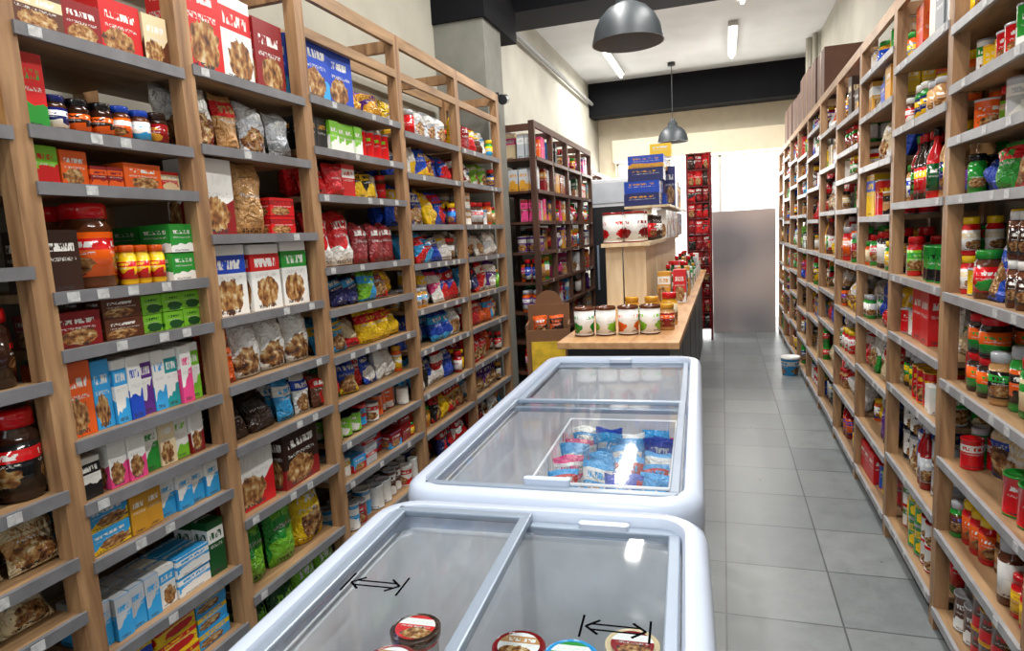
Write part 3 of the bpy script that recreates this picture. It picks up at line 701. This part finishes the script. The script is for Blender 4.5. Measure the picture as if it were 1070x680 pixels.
m,nt,b=new_mat('standin_grey')  # mottled opaque grey for the figure's stand-in panel, not glass
tc_=nt.nodes.new('ShaderNodeTexCoord'); n=nt.nodes.new('ShaderNodeTexNoise'); n.inputs['Scale'].default_value=1.3; n.inputs['Detail'].default_value=0
nt.links.new(tc_.outputs['Object'],n.inputs['Vector'])
r=nt.nodes.new('ShaderNodeValToRGB'); r.color_ramp.elements[0].position=.35; r.color_ramp.elements[1].position=.65
r.color_ramp.elements[0].color=(*rgb(128,126,130),1); r.color_ramp.elements[1].color=(*rgb(180,168,164),1)
nt.links.new(n.outputs['Fac'],r.inputs['Fac']); nt.links.new(r.outputs[0],b.inputs['Base Color']); b.inputs['Roughness'].default_value=.7
e=empty('figure_standin',(0,9.25,0)); g=GB(); g.box(-.13,.66,-.012,.012,.0,1.63); g.obj('standin_panel',[m],e,bevel=.003)  # added plain panel standing in for a blurred person; no door here

e=empty('cardboard_display_stand',(-1.02,3.82,0),math.radians(12))
g=GB(); g.box(-.13,.13,-.12,.12,0,.84); g.box(-.13,.13,.10,.12,.84,1.02); g.box(-.13,-.12,-.12,.10,.84,.92); g.box(.12,.13,-.12,.10,.84,.92); g.box(-.12,.12,-.12,-.11,.84,.89)
g.obj('carton_body',[CARD],e)
g=GB(); g.rings([[(.085*math.cos(a*math.pi/10),.11-.0,.0+1.02+.085*math.sin(a*math.pi/10)) for a in range(11)]+[(-.085,.11,1.0),(.085,.11,1.0)],[(.085*math.cos(a*math.pi/10),.12,1.02+.085*math.sin(a*math.pi/10)) for a in range(11)]+[(-.085,.12,1.0),(.085,.12,1.0)]],[0]); g.obj('header_card',[CARD],e)
g=GB(); g.box(-.10,.10,-.125,-.1205,.6,.82); g.obj('sign',[simple('yellow_print',rgb(220,180,40),.5,noise=.3,nscale=20)],e)
mb=MB()
for k in range(2): 
    p_bag(mb,Matrix.Translation((-.05+.1*k,0,.842)),.09,.06,.12,C['org'],C['dbrn'],R.random())
ob=mb.obj('packets'); ob.parent=e

e=empty('plastic_bucket',(.6,6.6,0)); mb=MB()
lathe(mb,Matrix.Identity(4),[(.07,0,C['sky'],0),(.085,.16,C['sky'],1),(.09,.16,C['white'],0),(.09,.18,C['white'],0),(.08,.18,C['white'],0),(.078,.172,C['white'],0)],C['white'],.3,2,18)
ob=mb.obj('pail'); ob.parent=e

# ------------------------------------------------------------ lamps
def pendant(loc,s=1.0):
    e=empty('pendant_lamp',loc); g=GB(); n=32
    prof=[(.03,.30),(.035,.27),(.06,.25),(.062,.21),(.11,.185),(.155,.14),(.183,.085),(.196,.03),(.203,0)]
    inn=[(.198,0),(.190,.02),(.172,.075),(.137,.122),(.085,.16),(.04,.19)]
    def ring(r,z): return [(r*s*math.cos(2*math.pi*k/n),r*s*math.sin(2*math.pi*k/n),z*s) for k in range(n)]
    g.rings([ring(r,z) for r,z in prof],[0]*8,cap0=True,cap1=False)
    g.rings([ring(*prof[-1])]+[ring(r,z) for r,z in inn],[1]*6,cap0=False,cap1=True)
    g.obj('shade',[LAMP,LAMPD],e,smooth=.6)
    g=GB(); g.rod((0,0,.29*s),(0,0,ZC-loc[2]),.005); g.rings([[(.05*math.cos(2*math.pi*k/16),.05*math.sin(2*math.pi*k/16),z) for k in range(16)] for z in (ZC-loc[2]-.04,ZC-loc[2])],[0]); g.obj('cable',[BLK],e)
    mb=MB(); lathe(mb,Matrix.Translation((0,0,.06*s)),[(.02,0,C['white'],0),(.033,.03,C['white'],0),(.03,.07,C['white'],0),(.015,.12,C['white'],0)],C['white'],.2,2,14); ob=mb.obj('bulb'); ob.parent=e
pendant((-.50,3.91,2.5)); pendant((-.62,9.2,2.58))
TUBE=emis('fluorescent_tube',(1,.99,.97),8)
def area(name,loc,sx,sy,energy,rot=(0,0,0),col=(1,1,1)):
    l=bpy.data.lights.new(name,'AREA'); l.shape='RECTANGLE'; l.size=sx; l.size_y=sy; l.energy=energy; l.color=col
    o=bpy.data.objects.new(name,l); o.location=loc; o.rotation_euler=rot; scene.collection.objects.link(o); return o
def tube(x,y,energy):
    e=empty('fluorescent_light',(x,y,ZC)); g=GB(); g.box(-.05,.05,-.66,.66,-.045,0); g.obj('housing',[LAMPI],e)
    g=GB(); g.rod((0,-.64,-.065),(0,.64,-.065),.02,n=12); g.obj('tube',[TUBE],e,smooth=.6)
    area('tube_light',(x,y,ZC-.1),.12,1.25,energy,col=(1,.97,.925))
tube(-1.3,8.7,48); tube(.13,8.4,44)
for x,y,en in ((-.9,6.3,36),(.2,6.3,32),(-.75,3.6,42),(.2,3.6,36),(-.75,1.2,36),(.2,1.2,36),(-.3,-1.2,34)): tube(x,y,en)
area('rear_daylight',(-.4,-2.4,2.0),2.4,2.2,40,(math.radians(90),0,0),(.82,.91,1))
area('entrance_daylight',(-.35,10.9,1.6),2.3,1.8,150,(math.radians(-90),0,0),(1,.97,.92))

w=bpy.data.worlds.new('World'); scene.world=w; w.use_nodes=True
bg=w.node_tree.nodes['Background']; bg.inputs[0].default_value=(.96,.98,1,1); bg.inputs[1].default_value=6.0

# ------------------------------------------------------------ camera
f=680.0
d=Vector((220,105,-f)).normalized(); u=Vector((-272,4812,680)); u=(u-d*u.dot(d)).normalized(); x=d.cross(u)
M=Matrix((x,d,u))
cam=bpy.data.cameras.new('camera'); co=bpy.data.objects.new('camera',cam); scene.collection.objects.link(co)
co.matrix_world=Matrix.Translation((0,0,H)) @ M.to_4x4()
cam.sensor_fit='HORIZONTAL'; cam.sensor_width=36; cam.lens=36*f/1070; cam.clip_start=.02
scene.camera=co
try:
    scene.view_settings.view_transform='Standard'; scene.view_settings.look='None'; scene.view_settings.exposure=0
except Exception as ex: print(ex)
